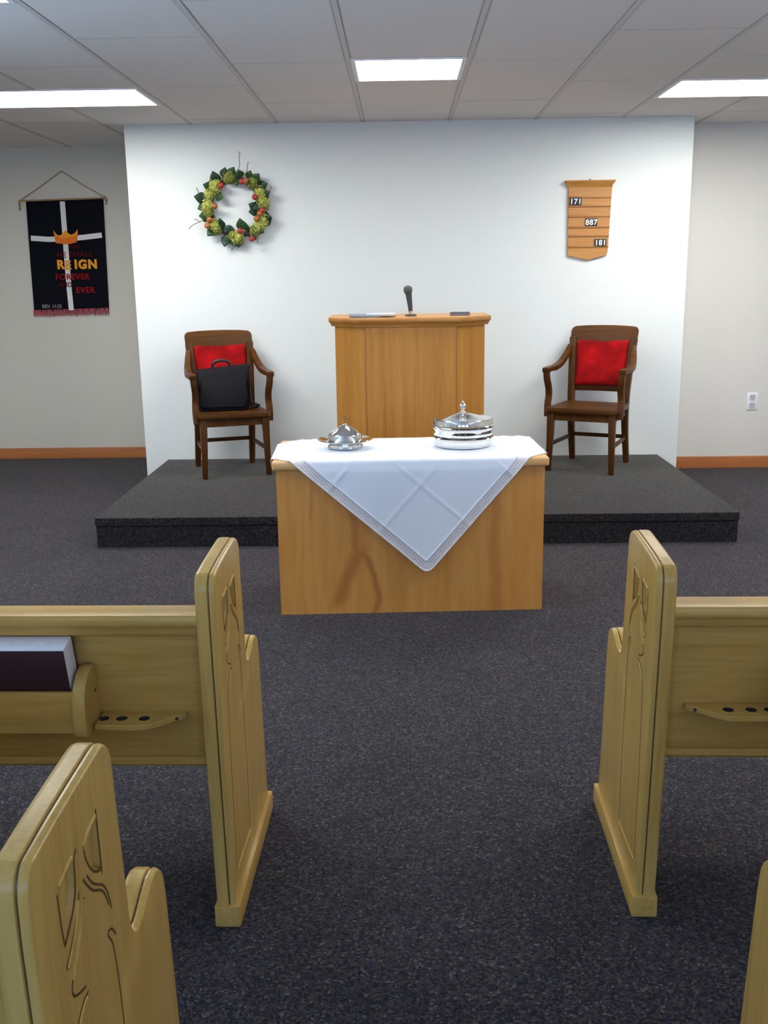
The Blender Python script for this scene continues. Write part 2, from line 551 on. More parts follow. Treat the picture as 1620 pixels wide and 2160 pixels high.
# ceiling: tiles with openings for the fixtures
ceil = MB()
xs = sorted({SX0, SX1} | {v for l in LIGHTS + HIDDEN for v in l[:2]})
ysl = sorted({YB, 9.0} | {v for l in LIGHTS + HIDDEN for v in l[2:4]})
for xa, xb in zip(xs, xs[1:]):
    for ya, yb in zip(ysl, ysl[1:]):
        mx_, my_ = (xa + xb) / 2, (ya + yb) / 2
        if any(l[0] < mx_ < l[1] and l[2] < my_ < l[3] for l in LIGHTS + HIDDEN):
            continue
        ceil.box(xa, xb, ya, yb, H, H + .06)
ceil_o = struct(ceil.build('ceiling', M_tile, smooth=0))
tee = MB()
rev = MB()
k = -6
while k <= 7:
    x = GX + k * T
    cuts = sorted((l[2] - .001, l[3] + .001) for l in LIGHTS + HIDDEN if l[0] + .05 < x < l[1] - .05)
    y0 = YB
    for ya, yb in cuts + [(9.0, 9.0)]:
        tee.box(x - .012, x + .012, y0, ya, H - .003, H + .002)
        rev.box(x + .012, x + .0155, y0, ya, H - .0006, H + .002)
        rev.box(x - .0155, x - .012, y0, ya, H - .0006, H + .002)
        y0 = yb
    k += 1
for k in range(-6, 7):
    xa = GX + k * T
    ph = 6.015 if k == 0 else (6.09 if k < 0 else 6.12) + (.61 if k % 2 else 0)
    for j in range(-9, 4):
        y = ph + j * 1.2192
        for yy in ([y] if k != 0 else ([6.019, 5.401] if j == 0 else [])):
            if YB < yy < 8.9 and not any(l[0] - .01 < xa + T / 2 < l[1] + .01 and l[2] + .02 < yy < l[3] - .02 for l in LIGHTS + HIDDEN):
                tee.box(xa + .012, xa + T - .012, yy - .010, yy + .010, H - .0008, H + .002)
struct(tee.build('ceiling_grid', M_tee, ceil_o, smooth=0))
struct(rev.build('ceiling_grid_shadow_strip', M_tee_d, ceil_o, smooth=0))  # dark strips along the tees; the gap's shadow is in their colour

def troffer(x0, x1, y0, y1, label):
    t = thing('ceiling_light', label or 'lit ceiling light over the pews behind the view', 'ceiling light', ((x0 + x1) / 2, (y0 + y1) / 2, H))
    hx, hy = (x1 - x0) / 2 - .013, (y1 - y0) / 2 - .013
    f = MB()
    w = .022
    for a in ((-hx, hx, -hy, -hy + w), (-hx, hx, hy - w, hy), (-hx, -hx + w, -hy + w, hy - w), (hx - w, hx, -hy + w, hy - w)):
        f.box(a[0], a[1], a[2], a[3], -.005, .03)
    f.build('frame', M_lightframe, t, smooth=0)
    MB().box(-hx + w, hx - w, -hy + w, hy - w, .004, .012).build('diffuser', M_diff, t, smooth=0)
    return t
for l in LIGHTS:
    troffer(*l)
for q in HIDDEN[:1]:
    troffer(*q, 'lit ceiling light beyond the upper right corner of the photo')

wall = MB().box(XL, XR, YW, 9.0, 0, H)
struct(wall.build('wall_front', M_white_wall, smooth=0))
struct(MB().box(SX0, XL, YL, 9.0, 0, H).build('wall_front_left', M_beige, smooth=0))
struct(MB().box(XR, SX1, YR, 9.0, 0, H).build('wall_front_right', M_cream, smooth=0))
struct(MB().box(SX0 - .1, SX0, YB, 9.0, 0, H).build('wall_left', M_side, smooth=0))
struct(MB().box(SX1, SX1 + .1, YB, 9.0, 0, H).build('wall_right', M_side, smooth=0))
bk = MB()
WN = [(-3.2, -1.6), (-.8, .8), (1.6, 3.2)]
edges = [SX0] + [v for w_ in WN for v in w_] + [SX1]
for i in range(0, len(edges), 2):
    bk.box(edges[i], edges[i + 1], YB - .12, YB, 0, H)
for a, b in WN:
    bk.box(a, b, YB - .12, YB, 0, .85)
    bk.box(a, b, YB - .12, YB, 2.15, H)
struct(bk.build('wall_back', M_side, smooth=0))
for i, (a, b) in enumerate(WN):
    w_ = MB()
    for q in ((a, a + .05, .85, 2.15), (b - .05, b, .85, 2.15), ((a + b) / 2 - .025, (a + b) / 2 + .025, .9, 2.1), (a + .05, b - .05, .85, .9), (a + .05, b - .05, 2.1, 2.15)):
        w_.box(q[0], q[1], YB - .08, YB - .03, q[2], q[3])
    struct(w_.build('window_%d' % (i + 1), M_lightframe, smooth=0))
WSIDE = (-1.6, .6, 2.8)
n_ = 3
for x, sgn in ((SX0, 1), (SX1, -1)):  # right-wall windows are added for the lamps that brighten the ceiling
    for y in WSIDE:
        n_ += 1
        w_ = MB()
        for q in ((-.70, -.65, .8, 2.1), (.65, .70, .8, 2.1), (-.02, .02, .85, 2.05), (-.65, .65, .8, .85), (-.65, .65, 2.05, 2.1)):
            w_.box(min(x, x + sgn * .03), max(x, x + sgn * .03), y + q[0], y + q[1], q[2], q[3])
        struct(w_.build('window_%d' % n_, M_lightframe, smooth=0))
def baseboard(name, x0, x1, y):
    prof = [(y - .001, 0.0), (y - .014, 0.0), (y - .014, .078), (y - .011, .088), (y - .001, .092)]
    m = MB()
    m.rings([[(x, p, z) for p, z in prof] for x in (x0, x1)])
    return struct(m.build(name, M_base))
baseboard('baseboard_left', SX0 + .005, XL - .002, YL)
baseboard('baseboard_right', XR + .002, SX1 - .005, YR)

# ------------------------------------------------------------------ platform
P, YP, PL, PR = .178, 5.628, -1.7826, 1.9314
pt = thing('platform', 'low grey carpeted platform carrying the pulpit and both armchairs', 'platform', (0, 0, 0))
pf = MB()
pf.box(PL + .006, PR - .006, YP + .008, YW - .003, 0, P - .05)
pf.build('riser', M_carpet_p, pt, smooth=0)
ps = MB()
ps.box(PL, PR, YP, YW - .003, P - .05, P)
ps.build('deck', M_carpet_p, pt, bevel=.007)

# ------------------------------------------------------------------ outlet
ol = thing('wall_outlet', 'white duplex wall outlet low on the cream wall at the right', 'outlet', (2.742, YR, .525))
MB().box(-.042, .042, -.007, -.0005, -.068, .068).build('cover_plate', M_plate, ol, bevel=.003)
for s in (-1, 1):
    r = MB()
    o2 = [(.024 * math.cos(a) * 1.0, max(-.024, min(.024, .030 * math.sin(a))) + s * .031) for a in [2 * PI * k / 20 for k in range(20)]]
    r.prism(ccw(o2), [(0, -.006), (0, -.0095), (.002, -.0105)], lambda a, b, d: (a, d, b))
    so = r.build('socket', M_slot, ol)
    sl = MB()
    sl.box(-.010, -.007, -.0112, -.0095, s * .031 - .002, s * .031 + .010)
    sl.box(.007, .010, -.0112, -.0095, s * .031 - .002, s * .031 + .008)
    sl.box(-.002, .002, -.0112, -.0095, s * .031 - .013, s * .031 - .008)
    sl.build('slots', M_dk, so, smooth=0)

# ------------------------------------------------------------------ banner
bn = thing('banner', 'black felt banner with white cross and orange crown hanging on the left wall', 'banner', (-2.775, YL - .004, 1.25))
def bsh(z):      # sideways drift of the cloth as it hangs
    return (-.018) * (1 - (z / .92))
f = MB()
rows = []
for i in range(25):
    z = .015 + i * (.91 - .015) / 24
    rows.append([(x * (1 - .012 * (1 - z / .91)) + bsh(z) + .012, -.012 - .004 * math.sin(x * 19 + z * 3), z + (.018 * x)) for x in [-.322 + j * .644 / 30 for j in range(31)]])
f.grid(rows)
fo = f.build('felt_panel', M_felt, bn)
md = fo.modifiers.new('thickness', 'SOLIDIFY')
md.thickness = .004
def bstrip(pts, hw, name, mat, d=-.0205):
    m = MB()
    m.sweep([(x, d, z) for x, z in pts], (hw, .0015), up=(0, 1, 0))
    return m.build(name, mat, bn)
bstrip([(-.005, .90), (-.006, .65), (-.008, .45), (-.008, .2), (-.004, .02)], .021, 'cross_upright', M_bwhite)
bstrip([(-.292, .612), (-.15, .600), (0, .602), (.15, .612), (.302, .628)], .021, 'cross_bar', M_bwhite, -.0225)
crown = ccw([(-.098, .672), (-.072, .638), (-.045, .628), (-.022, .645), (.004, .668), (.028, .645), (.050, .634), (.078, .645), (.106, .676), (.104, .650), (.094, .585), (.085, .572), (.04, .562), (0, .559), (-.04, .562), (-.085, .570)])
cm = MB()
cm.prism(crown, [(0, -.024), (0, -.030)], lambda a, b, d: (a, d, b))
co = cm.build('crown', M_orange, bn)
cg = MB()
cg.prism(ccw([(-.096, .668), (-.072, .636), (-.045, .626), (-.022, .641), (.004, .664), (.028, .641), (.050, .632), (.078, .643), (.104, .672), (.100, .640), (.05, .612), (-.045, .608), (-.086, .63)]), [(0, -.030), (0, -.0315)], lambda a, b, d: (a, d, b))
cg.build('crown_points', M_gold, co)
for txt, size, mat, x, z, bold, spc in (
        ('AND', .038, M_wine, .072, .527, .0006, 1.1), ('HE', .062, M_wine, -.048, .452, .001, 1.05), ('SHALL', .062, M_wine, .118, .458, .001, 1.15),
        ('R', .098, M_gold, -.062, .362, .005, 1.0), ('E', .098, M_gold, .000, .356, .004, 1.0), ('IGN', .098, M_gold, .150, .362, .005, 1.18),
        ('FOREVER', .066, M_redfelt, .030, .272, .0014, 1.08), ('AND', .052, M_wine, -.036, .214, .0008, 1.05), ('EVER', .066, M_redfelt, .130, .162, .0014, 1.15),
        ('REV. 11:15', .042, M_greyfelt, -.165, .040, .0004, .9)):
    lettering(txt, size, mat, bn, (x, -.0265, z), bold=bold, space=spc)
fr = MB()
for i in range(62):
    x = -.318 + i * .636 / 61
    z0 = .018 + .018 * x
    ln = .040 + .012 * (1 if i % 3 else 0) * random.random()
    fr.tube([(x + bsh(0) + .010, -.016, z0 + .012), (x + bsh(0) + .010 + random.uniform(-.002, .002), -.017, z0 - ln * .5), (x + bsh(0) + .010 + random.uniform(-.004, .004), -.016, z0 - ln)], [.0052, .0050, .002], n=5)
fr.build('fringe', M_pink, bn)
dw = MB()
dw.tube([(-.368, -.018, .910), (.362, -.018, .924)], .006, n=10)
dw.build('dowel', M_cord, bn)
cd = MB()
apex = (.003, -.007, 1.140)
for s, zz in ((-1, .911), (1, .924)):
    cd.tube([(s * .352, -.018, zz + .004), (s * .18, -.014, (zz + 1.14) / 2 - .006), apex], .0042, n=6)
    cd.tube([(s * .352, -.022, zz + .010), (s * .362, -.026, zz - .02), (s * .358, -.026, zz - .055 - (.02 if s < 0 else 0))], [.006, .009, .006], n=6)
cd.build('hanging_cord', M_cord, bn)
nl = MB()
nl.tube([(.003, .003, 1.138), (.003, -.012, 1.140)], .004, n=8)
nl.build('nail', M_dk, bn)

# ------------------------------------------------------------------ hymn board
hb = thing('hymn_board', 'wooden hymn number board with pointed foot on the white wall', 'hymn board', (1.355, YW, 1.60))
bo = ccw([(-.143, .04), (0, .008), (.135, .042), (.143, .07), (.158, .50), (.162, .53), (-.158, .53), (-.150, .50), (-.146, .06)])
m = MB()
m.prism(bo, [(0, -.003), (0, -.018), (.003, -.021)], lambda a, b, d: (a, d, b))
m.build('board', M_plaque, hb)
m = MB()
m.rings([[(-w2, y, z), (w2, y, z), (w2, -.002, z), (-w2, -.002, z)] for w2, y, z in ((.157, -.022, .512), (.160, -.026, .524), (.167, -.033, .538), (.176, -.040, .547), (.178, -.042, .552), (.178, -.042, .559))])
m.build('top_moulding', M_plaque, hb)
for z in (.385, .315, .24, .18, .105, .445):
    hw = .146 + .012 * (z - .05) / .45
    MB().box(-hw + .004, hw - .002, -.028, -.020, z - .008, z + .008).build('number_rail', M_plaque_d, hb, bevel=.002)
m = MB()
m.tube([(.003, -.001, .565), (.003, -.012, .568)], .004, n=8)
m.build('hanging_pin', M_dk, hb)
for num, xc, zc in (('171', -.099, .416), ('887', .017, .272), ('181', .087, .130)):
    for i, ch in enumerate(num):
        cx_ = xc + (i - 1) * .0285
        cdm = MB()
        cdm.box(cx_ - .0135, cx_ + .0135, -.0315, -.0285, zc - .026, zc + .026)
        card = cdm.build('number_card', M_card, hb, bevel=.0008)
        lettering(ch, .052, M_digit, card, (cx_, -.0322, zc - .0185), 'digit', .0006, bold=.0012)

# ------------------------------------------------------------------ wreath
wr = thing('wreath', 'green hydrangea wreath with red crab apples on the white wall', 'wreath', (-1.172, YW - .019, 2.012))
m = MB()
for q in range(5):
    ph = q * 1.3
    pts = [((.186 + .014 * math.sin(3 * a + ph)) * math.cos(a), .012 * math.cos(4 * a + ph) - .002, (.186 + .014 * math.sin(3 * a + ph)) * math.sin(a) * 1.04) for a in [2 * PI * k / 60 for k in range(61)]]
    m.tube(pts, .006, n=6, up=(0, 1, 0))
m.build('vine_ring', M_twig, wr)
def leaf_mesh():
    b = MB()
    prof = [(0, .002), (.12, .030), (.3, .044), (.5, .042), (.7, .030), (.87, .014), (1.0, .001)]
    b.grid([[(w * s, .010 * (abs(s)) - .020 * t * t + .006 * math.sin(t * 7), t * .10) for s in (-1, -.5, 0, .5, 1)] for t, w in prof])
    return b
leaf_src = []
for mat in (M_leaf, M_leaf2):
    o = leaf_mesh().build('leaf', mat, wr, smooth=60)
    o.modifiers.new('thickness', 'SOLIDIFY').thickness = .0012
    leaf_src.append(o)
def place(o, a, r, spin, tilt, y, s):
    # leaf grows along local z; spin is its direction in the wall plane
    o.location = (r * math.cos(a), y, r * math.sin(a) * 1.03)
    o.rotation_euler = Euler((tilt, PI / 2 - spin, 0), 'XYZ')
    o.scale = (s, s, s)
wreath_leaves = [(140, .20, 150, 0), (128, .20, 100, 1), (112, .205, 85, 1), (100, .20, 60, 1), (75, .20, 105, 0), (62, .205, 70, 0), (50, .20, 40, 0), (38, .215, 20, 1), (150, .16, 330, 0),
                 (175, .20, 200, 0), (165, .21, 160, 1), (195, .20, 190, 0), (205, .205, 150, 0), (232, .18, 90, 1), (243, .19, 60, 1), (250, .2, 250, 1), (258, .19, 100, 1), (262, .21, 280, 0),
                 (285, .16, 95, 0), (290, .17, 70, 0), (275, .2, 265, 0), (300, .19, 300, 1), (312, .19, 330, 1), (315, .2, 250, 1), (350, .17, 175, 1), (355, .165, 150, 1), (340, .2, 350, 1), (5, .2, 200, 1), (330, .215, 20, 1), (20, .2, 10, 1), (85, .2, 280, 0), (222, .2, 235, 0)]
for i, (ad, r, sd, kind) in enumerate(wreath_leaves):
    o = leaf_src[kind]
    if not o.get('used'):
        o['used'] = 1
    else:
        o = o.copy()
        COL.objects.link(o)
    place(o, math.radians(ad), r, math.radians(sd + random.uniform(-12, 12)), random.uniform(-.1, .5), -.02 - random.random() * .025, random.uniform(.65, .95))
for o in bpy.data.objects:
    if 'used' in o:
        del o['used']
def cluster(rad, nfl):
    b = MB()
    for i in range(nfl):
        z = 1 - 2 * (i + .5) / nfl
        th = i * 2.39996
        n_ = Vector((math.sqrt(1 - z * z) * math.cos(th), math.sqrt(1 - z * z) * math.sin(th), z))
        if n_.y > .45:
            continue
        c_ = n_ * rad * random.uniform(.72, 1.12)
        s_ = n_.cross(Vector((.3, .5, .8))).normalized()
        t_ = n_.cross(s_)
        a0 = random.random() * 2
        pz = rad * random.uniform(.30, .44)
        for k in range(4):
            a = a0 + k * PI / 2
            d = s_ * math.cos(a) + t_ * math.sin(a)
            e = s_ * -math.sin(a) + t_ * math.cos(a)
            tip = c_ + d * pz + n_ * pz * .15
            mid = c_ + d * pz * .6 + n_ * pz * .30
            vs = [b.bm.verts.new(p) for p in (c_, mid + e * pz * .42, tip, mid - e * pz * .42)]
            b.bm.faces.new(vs)
    bmesh.ops.create_icosphere(b.bm, subdivisions=2, radius=rad * .66)
    return b
clusters = [(135, .195, .048, 0), (100, .2, .043, 1), (155, .2, .038, 0), (178, .2, .045, 0), (215, .20, .046, 0), (226, .205, .040, 1), (272, .205, .046, 0), (262, .195, .036, 1), (322, .21, .042, 0), (335, .215, .046, 0), (12, .2, .044, 0), (25, .205, .044, 0), (0, .205, .036, 1), (308, .215, .034, 1), (50, .2, .04, 1), (190, .2, .034, 1)]
for i, (ad, r, rad, kk) in enumerate(clusters):
    a = math.radians(ad)
    o = cluster(rad, 62).build('flower_cluster', M_flower2 if kk else M_flower, wr, smooth=0, loc=(r * math.cos(a), -.035, r * math.sin(a) * 1.03))
berries = [(122, .165, 0), (62, .19, 1), (22, .16, 0), (352, .2, 0), (178, .14, 1), (212, .235, 1), (282, .165, 0), (298, .245, 0), (332, .175, 1), (205, .2, 1), (70, .175, 0), (345, .185, 1)]
bsrc = []
for mat in (M_berry, M_berry2):
    b = MB()
    b.lathe([(0, -.020), (.010, -.0195), (.0185, -.011), (.021, 0), (.0175, .012), (.009, .017), (.002, .0155), (.0015, .026), (0, .027)], n=20)
    bsrc.append(b.build('crab_apple', mat, wr, smooth=60))
seen = set()
for ad, r, kk in berries:
    o = bsrc[kk]
    if kk in seen:
        o = o.copy()
        COL.objects.link(o)
    seen.add(kk)
    a = math.radians(ad)
    o.location = (r * math.cos(a), -.082, r * math.sin(a) * 1.03)
    o.rotation_euler = (random.uniform(-.6, .6), random.uniform(-.6, .6), 0)
for pts in ([(.02, .23), (.05, .28), (.045, .315), (.06, .35), (.052, .365)], [(.09, .2), (.10, .27), (.112, .30)], [(-.2, -.08), (-.26, -.10), (-.31, -.125), (-.33, -.15)], [(-.26, -.10), (-.275, -.085), (-.29, -.083)],
            [(-.22, .05), (-.25, .09), (-.262, .13)], [(0, -.22), (-.01, -.265), (-.035, -.30)], [(.02, -.22), (.03, -.255), (.045, -.27)], [(.15, -.2), (.152, -.25)], [(.22, .05), (.25, .1), (.27, .13)]):
    MB().tube([(x, -.03 - .01 * i, z) for i, (x, z) in enumerate(smooth_open(pts, 1))], .0024, n=5, up=(0, 1, 0)).build('twig', M_twig, wr)

# ------------------------------------------------------------------ pulpit
pu = thing('pulpit', 'honey oak pulpit with angled side wings standing on the carpeted platform', 'pulpit', (.058, 5.93, P), .012)
ph = 1.065
plan = [(-.448, .17), (-.264, .0), (.268, .0), (.446, .17)]
MB().box(-.266, .270, 0, .02, 0, ph).build('front_panel', M_oak, pu, smooth=0)
for s, (a, b) in ((-1, (plan[1], plan[0])), (1, (plan[2], plan[3]))):
    q = MB()
    d = Vector((b[0] - a[0], b[1] - a[1])).normalized()
    nrm = Vector((-d.y, d.x)) * s
    pts = [a, b, (b[0] + nrm.x * .02, b[1] + nrm.y * .02), (a[0] + nrm.x * .02, a[1] + nrm.y * .02)]
    q.rings([[(x, y, z) for x, y in pts] for z in (0, ph)])
    q.build('wing_panel', M_oak, pu, smooth=0)
    q = MB()
    q.box(min(b[0], b[0] - s * .02), max(b[0], b[0] - s * .02), .19, .56, 0, ph)
    q.build('side_panel', M_oak, pu, smooth=0)
    q = MB()
    q.tube([(a[0] + s * .001, a[1] - .0015, .002), (a[0] + s * .001, a[1] - .0015, ph)], .0035, n=8, up=(0, 1, 0))
    q.build('corner_bead', M_plaque_d, pu)
top = ccw([(-.485, .17), (-.288, -.025), (.292, -.025), (.483, .17), (.483, .60), (-.485, .60)])
m = MB()
m.prism(top, [(.032, ph - .012), (.026, ph), (.006, ph + .012), (0, ph + .018), (0, ph + .036), (.004, ph + .040)], lambda a, b, d: (a, b, d))
m.build('top', M_oak_h, pu)
PT = P + ph + .040
bp_ = thing('papers', 'pale blue papers and slate folder lying open on the pulpit top', 'papers', (-.155, 6.08, PT + .0005), .06)
MB().box(-.145, .03, -.11, .16, 0, .013).build('folder', M_paper_d, bp_, bevel=.003)
MB().box(-.045, .125, -.10, .15, .013, .018, Matrix.Rotation(-.08, 4, 'Z')).build('paper_sheets', M_paper, bp_, smooth=0)
nb = thing('notebook', 'small dark notebook near the right end of the pulpit top', 'notebook', (.36, 6.2, PT + .0005), -.1)
MB().box(-.055, .055, -.07, .07, .002, .014).build('pages', M_paper_d, nb, smooth=0)
c_ = MB()
c_.box(-.058, .058, -.073, .073, 0, .002).box(-.058, .058, -.073, .073, .014, .016)
c_.build('cover', M_dk, nb, smooth=0)
mi = thing('microphone', 'black tapered microphone standing up from the pulpit top', 'microphone', (.062, 6.12, PT))
m = MB()
m.lathe([(.034, 0), (.034, .006), (.03, .011), (.012, .014), (0, .014)], n=32)
m.build('base', M_mic, mi)
m = MB()
m.tube([(0, 0, .01), (-.001, 0, .03)], [.010, .012], n=16, up=(0, 1, 0))
m.build('socket', M_chrome, mi)
m = MB()
m.tube([(-.001, 0, .03), (-.006, .002, .08), (-.013, .004, .135)], [.0125, .0155, .0195], n=20, up=(0, 1, 0))
m.build('handle', M_mic, mi)
m = MB()
hp = [Vector((-.013, .004, .134)), Vector((-.014, .004, .140)), Vector((-.0155, .005, .150)), Vector((-.0165, .005, .164)), Vector((-.017, .005, .174)), Vector((-.0175, .005, .179))]
m.tube(hp, [.020, .0245, .0262, .0255, .019, .006], n=24, up=(0, 1, 0))
m.build('head', M_mich, mi)

# ------------------------------------------------------------------ armchairs
def armchair(label, loc, rz):
    t = thing('armchair', label, 'chair', loc, rz, 'wooden armchairs on the platform')
    # seat
    so = [(-.250, -.215), (-.235, -.245), (.235, -.245), (.250, -.215), (.232, .17), (.205, .205), (-.205, .205), (-.232, .17)]
    m = MB()
    m.prism(ccw(so), [(.012, .405), (.003, .409), (0, .418), (.001, .432), (.010, .441), (.05, .4415), (.10, .436)], lambda a, b, d: (a, b, d))
    m.build('seat', M_walnut_h, t)
    m = MB()
    m.box(-.20, .20, -.218, -.196, .352, .4055).box(-.19, .19, .175, .195, .352, .4055)
    m.sweep([(-.214, -.19, .379), (-.197, .18, .379)], (.011, .027)).sweep([(.214, -.19, .379), (.197, .18, .379)], (.011, .027))
    m.build('seat_frame', M_walnut, t)
    for s in (-1, 1):
        m = MB()
        m.sweep([(s * .222, -.222, 0), (s * .216, -.212, .2), (s * .213, -.207, .4055)], [(.0165, .0165), (.020, .020), (.024, .024)], up=(0, 1, 0))
        m.build('front_leg', M_walnut, t, bevel=.004)
        m = MB()
        pts = smooth_open([(s * .200, .284, 0), (s * .1999, .283, .03), (s * .196, .225, .25), (s * .196, .205, .44), (s * .203, .232, .62), (s * .214, .275, .80), (s * .219, .300, .885)], 2)
        n_ = len(pts)
        m.sweep(pts, [(.0155 + .008 * min(1, i / (n_ * .45)), .0165 + .004 * min(1, i / (n_ * .4))) for i in range(n_)], up=(0, 1, 0))
        m.build('back_post', M_walnut, t, bevel=.003)
        m = MB()
        pts = smooth_open([(s * .226, .262, .835), (s * .240, .215, .775), (s * .258, .130, .712), (s * .268, .0, .690), (s * .268, -.10, .694), (s * .264, -.195, .690)], 2)
        m.sweep(pts, [(.017 + .008 * min(1, i / 12), .014 + .003 * min(1, i / 8)) for i in range(len(pts))])
        m.build('armrest', M_walnut_h, t, bevel=.005)
        m = MB()
        pts = smooth_open([(s * .262, -.178, .678), (s * .258, -.180, .63), (s * .250, -.160, .57), (s * .252, -.145, .51), (s * .256, -.160, .46), (s * .252, -.172, .37)], 2)
        m.sweep(pts, [(.0145, .021)] * len(pts), up=(1, 0, 0))
        m.build('arm_support', M_walnut, t, bevel=.004)
        m = MB()
        m.sweep([(s * .215, -.205, .185), (s * .198, .235, .185)], (.009, .0135))
        m.build('side_stretcher', M_walnut, t, bevel=.003)
    MB().sweep([(-.185, .236, .195), (.185, .236, .195)], (.009, .0135)).build('back_stretcher', M_walnut_h, t, bevel=.003)
    # crest rail: broad board with rounded upper corners, gently bowed
    cr = [(-.238, .842)] + [(-.241 + .035 - .035 * math.cos(a), .930 + .035 * math.sin(a)) for a in [k * PI / 2 / 6 for k in range(7)]]
    cr2 = [(-x, z) for x, z in reversed(cr)]
    mid = [(-.15, .969), (-.05, .972), (.05, .972), (.15, .969)]
    low = [(.15, .845), (.05, .846), (-.05, .846), (-.15, .845)]
    m = MB()
    m.prism(ccw(cr + mid + cr2 + low), [(.005, -.013), (0, -.009), (0, .010), (.005, .014)], lambda a, b, d: (a, .287 + (b - .842) * .42 + .022 * (1 - (a / .24) ** 2) + d, b))
    m.build('crest_rail', M_walnut_h, t)
    m = MB()
    m.sweep([(-.20, .222, .535), (0, .244, .535), (.20, .222, .535)], (.010, .021))
    m.build('lower_back_rail', M_walnut_h, t, bevel=.003)
    # upholstered pad
    P_ = []
    n1, n2 = 14, 16
    for j in range(n2 + 1):
        v = j / n2
        z = .556 + v * (.868 - .556)
        row = []
        for i in range(n1 + 1):
            u = -1 + 2 * i / n1
            hw = .176 + .016 * v
            ybase = .222 + (z - .54) * .28 + .022 * (1 - u * u)
            e = (1 - u ** 6) * (1 - (2 * v - 1) ** 6)
            row.append((u * hw, ybase - .006 - .026 * (max(0, e) ** .5), z))
        P_.append(row)
    m = MB()
    m.grid(P_)
    pad = m.build('back_cushion', M_red, t, smooth=70)
    md_ = pad.modifiers.new('thickness', 'SOLIDIFY')
    md_.thickness = .014
    md_.offset = -1
    return t
ch1 = armchair('dark wooden armchair with red back cushion holding the black bag', (-1.208, 7.02, P + .003), math.radians(19))
ch2 = copy_tree(ch1)
ch2.location = (1.318, 7.035, P + .003)
ch2.rotation_euler = (0, 0, math.radians(-26))
ch2['label'] = 'empty dark wooden armchair with red back cushion near the hymn board'

# bag on the first chair
def bag():
    a0 = math.radians(19)
    Rm = Matrix.Rotation(a0, 4, 'Z')
    p = Vector((-1.208, 7.02, P + .003)) + Rm @ Vector((-.035, .02, .443))
    t = thing('bag', 'black soft briefcase leaning on the seat of the armchair', 'bag', p, math.radians(12))
    def body(hw, d0, d1, h, lean, z0=0.0):
        rg = []
        for k in range(13):
            v = k / 12
            z = z0 + v * h
            sh = (1 - (2 * v - 1) ** 8)
            w = hw * (.93 + .07 * min(1, sh)) * (1 + .02 * math.sin(v * 6))
            dd0, dd1 = d0 - .010 * math.sin(v * PI), d1 + .004
            rnd = .022
            yb = lean * v
            ring = []
            for cxs, cys, st in ((1, 1, 0), (-1, 1, PI / 2), (-1, -1, PI), (1, -1, 1.5 * PI)):
                for q in range(5):
                    a = st + q * PI / 8
                    x = cxs * (w - rnd) + rnd * math.cos(a)
                    y = (dd1 - rnd if cys > 0 else dd0 + rnd) + rnd * math.sin(a)
                    tilt = .045 * (x / hw) * v
                    ring.append((x + .012 * v, yb + y, z + tilt * .35))
            rg.append(ring)
        return MB().rings(rg)
    body(.178, -.075, .065, .272, .085).build('body', M_black, t, smooth=50)
    body(.166, -.092, -.07, .20, .062, .025).build('front_pocket', M_black, t, smooth=50)
    m = MB()
    m.grid([[(u * .181 + .012 * v, y, z + .016 * u * v) for u in [-1 + i / 6 for i in range(13)]] for y, z, v in ((.152, .262, 1), (.12, .286, 1), (.05, .287, 1), (.012, .282, 1), (-.010, .266, .95), (-.030, .20, .7), (-.052, .13, .5))])
    fl = m.build('flap', M_black, t, smooth=50)
    fl.modifiers.new('thickness', 'SOLIDIFY').thickness = .005
    m = MB()
    m.sweep(smooth_open([(-.062, .06, .285), (-.060, .055, .312), (-.030, .05, .332), (.03, .05, .334), (.058, .055, .316), (.062, .06, .288)], 2), (.010, .005), up=(0, 1, 0), n=8)
    m.build('handle', M_black_t, t)
    m = MB()
    m.sweep(smooth_open([(.165, .02, .215), (.190, -.02, .16), (.192, -.05, .08), (.200, -.06, .03), (.215, -.07, .016), (.235, -.04, .03), (.232, .0, .02), (.205, .03, .012)], 2), (.016, .003), up=(1, 0, .2), n=8)
    m.build('shoulder_strap', M_black_t, t)
    m = MB()
    m.sweep(smooth_open([(.190, -.085, .012), (.212, -.10, .020), (.232, -.10, .034), (.240, -.075, .030), (.226, -.065, .012)], 2), (.014, .008), up=(0, 0, 1), n=8)
    m.build('strap_pad', M_black, t)
bag()

# ------------------------------------------------------------------ communion table
ta = math.radians(2.4)
TAB = Vector((.040, 4.443, 0)) + Matrix.Rotation(ta, 4, 'Z') @ Vector((0, .28, 0))
tb = thing('communion_table', 'maple communion table with solid panelled front standing before the platform', 'table', TAB, ta)
MB().box(-.605, .605, -.28, -.258, 0, .680).build('front_panel', M_maple, tb, smooth=0)
MB().box(-.605, -.583, -.258, .27, 0, .680).build('side_panel', M_maple_s, tb, smooth=0)
MB().box(.583, .605, -.258, .27, 0, .680).build('side_panel', M_maple_s, tb, smooth=0)
MB().box(-.583, .583, .248, .27, 0, .680).build('back_panel', M_maple_s, tb, smooth=0)
TZ = .722
m = MB()
m.box(-.622, .622, -.298, .302, .680, TZ)
m.build('top', M_maple_h, tb, bevel=.010, seg=3)

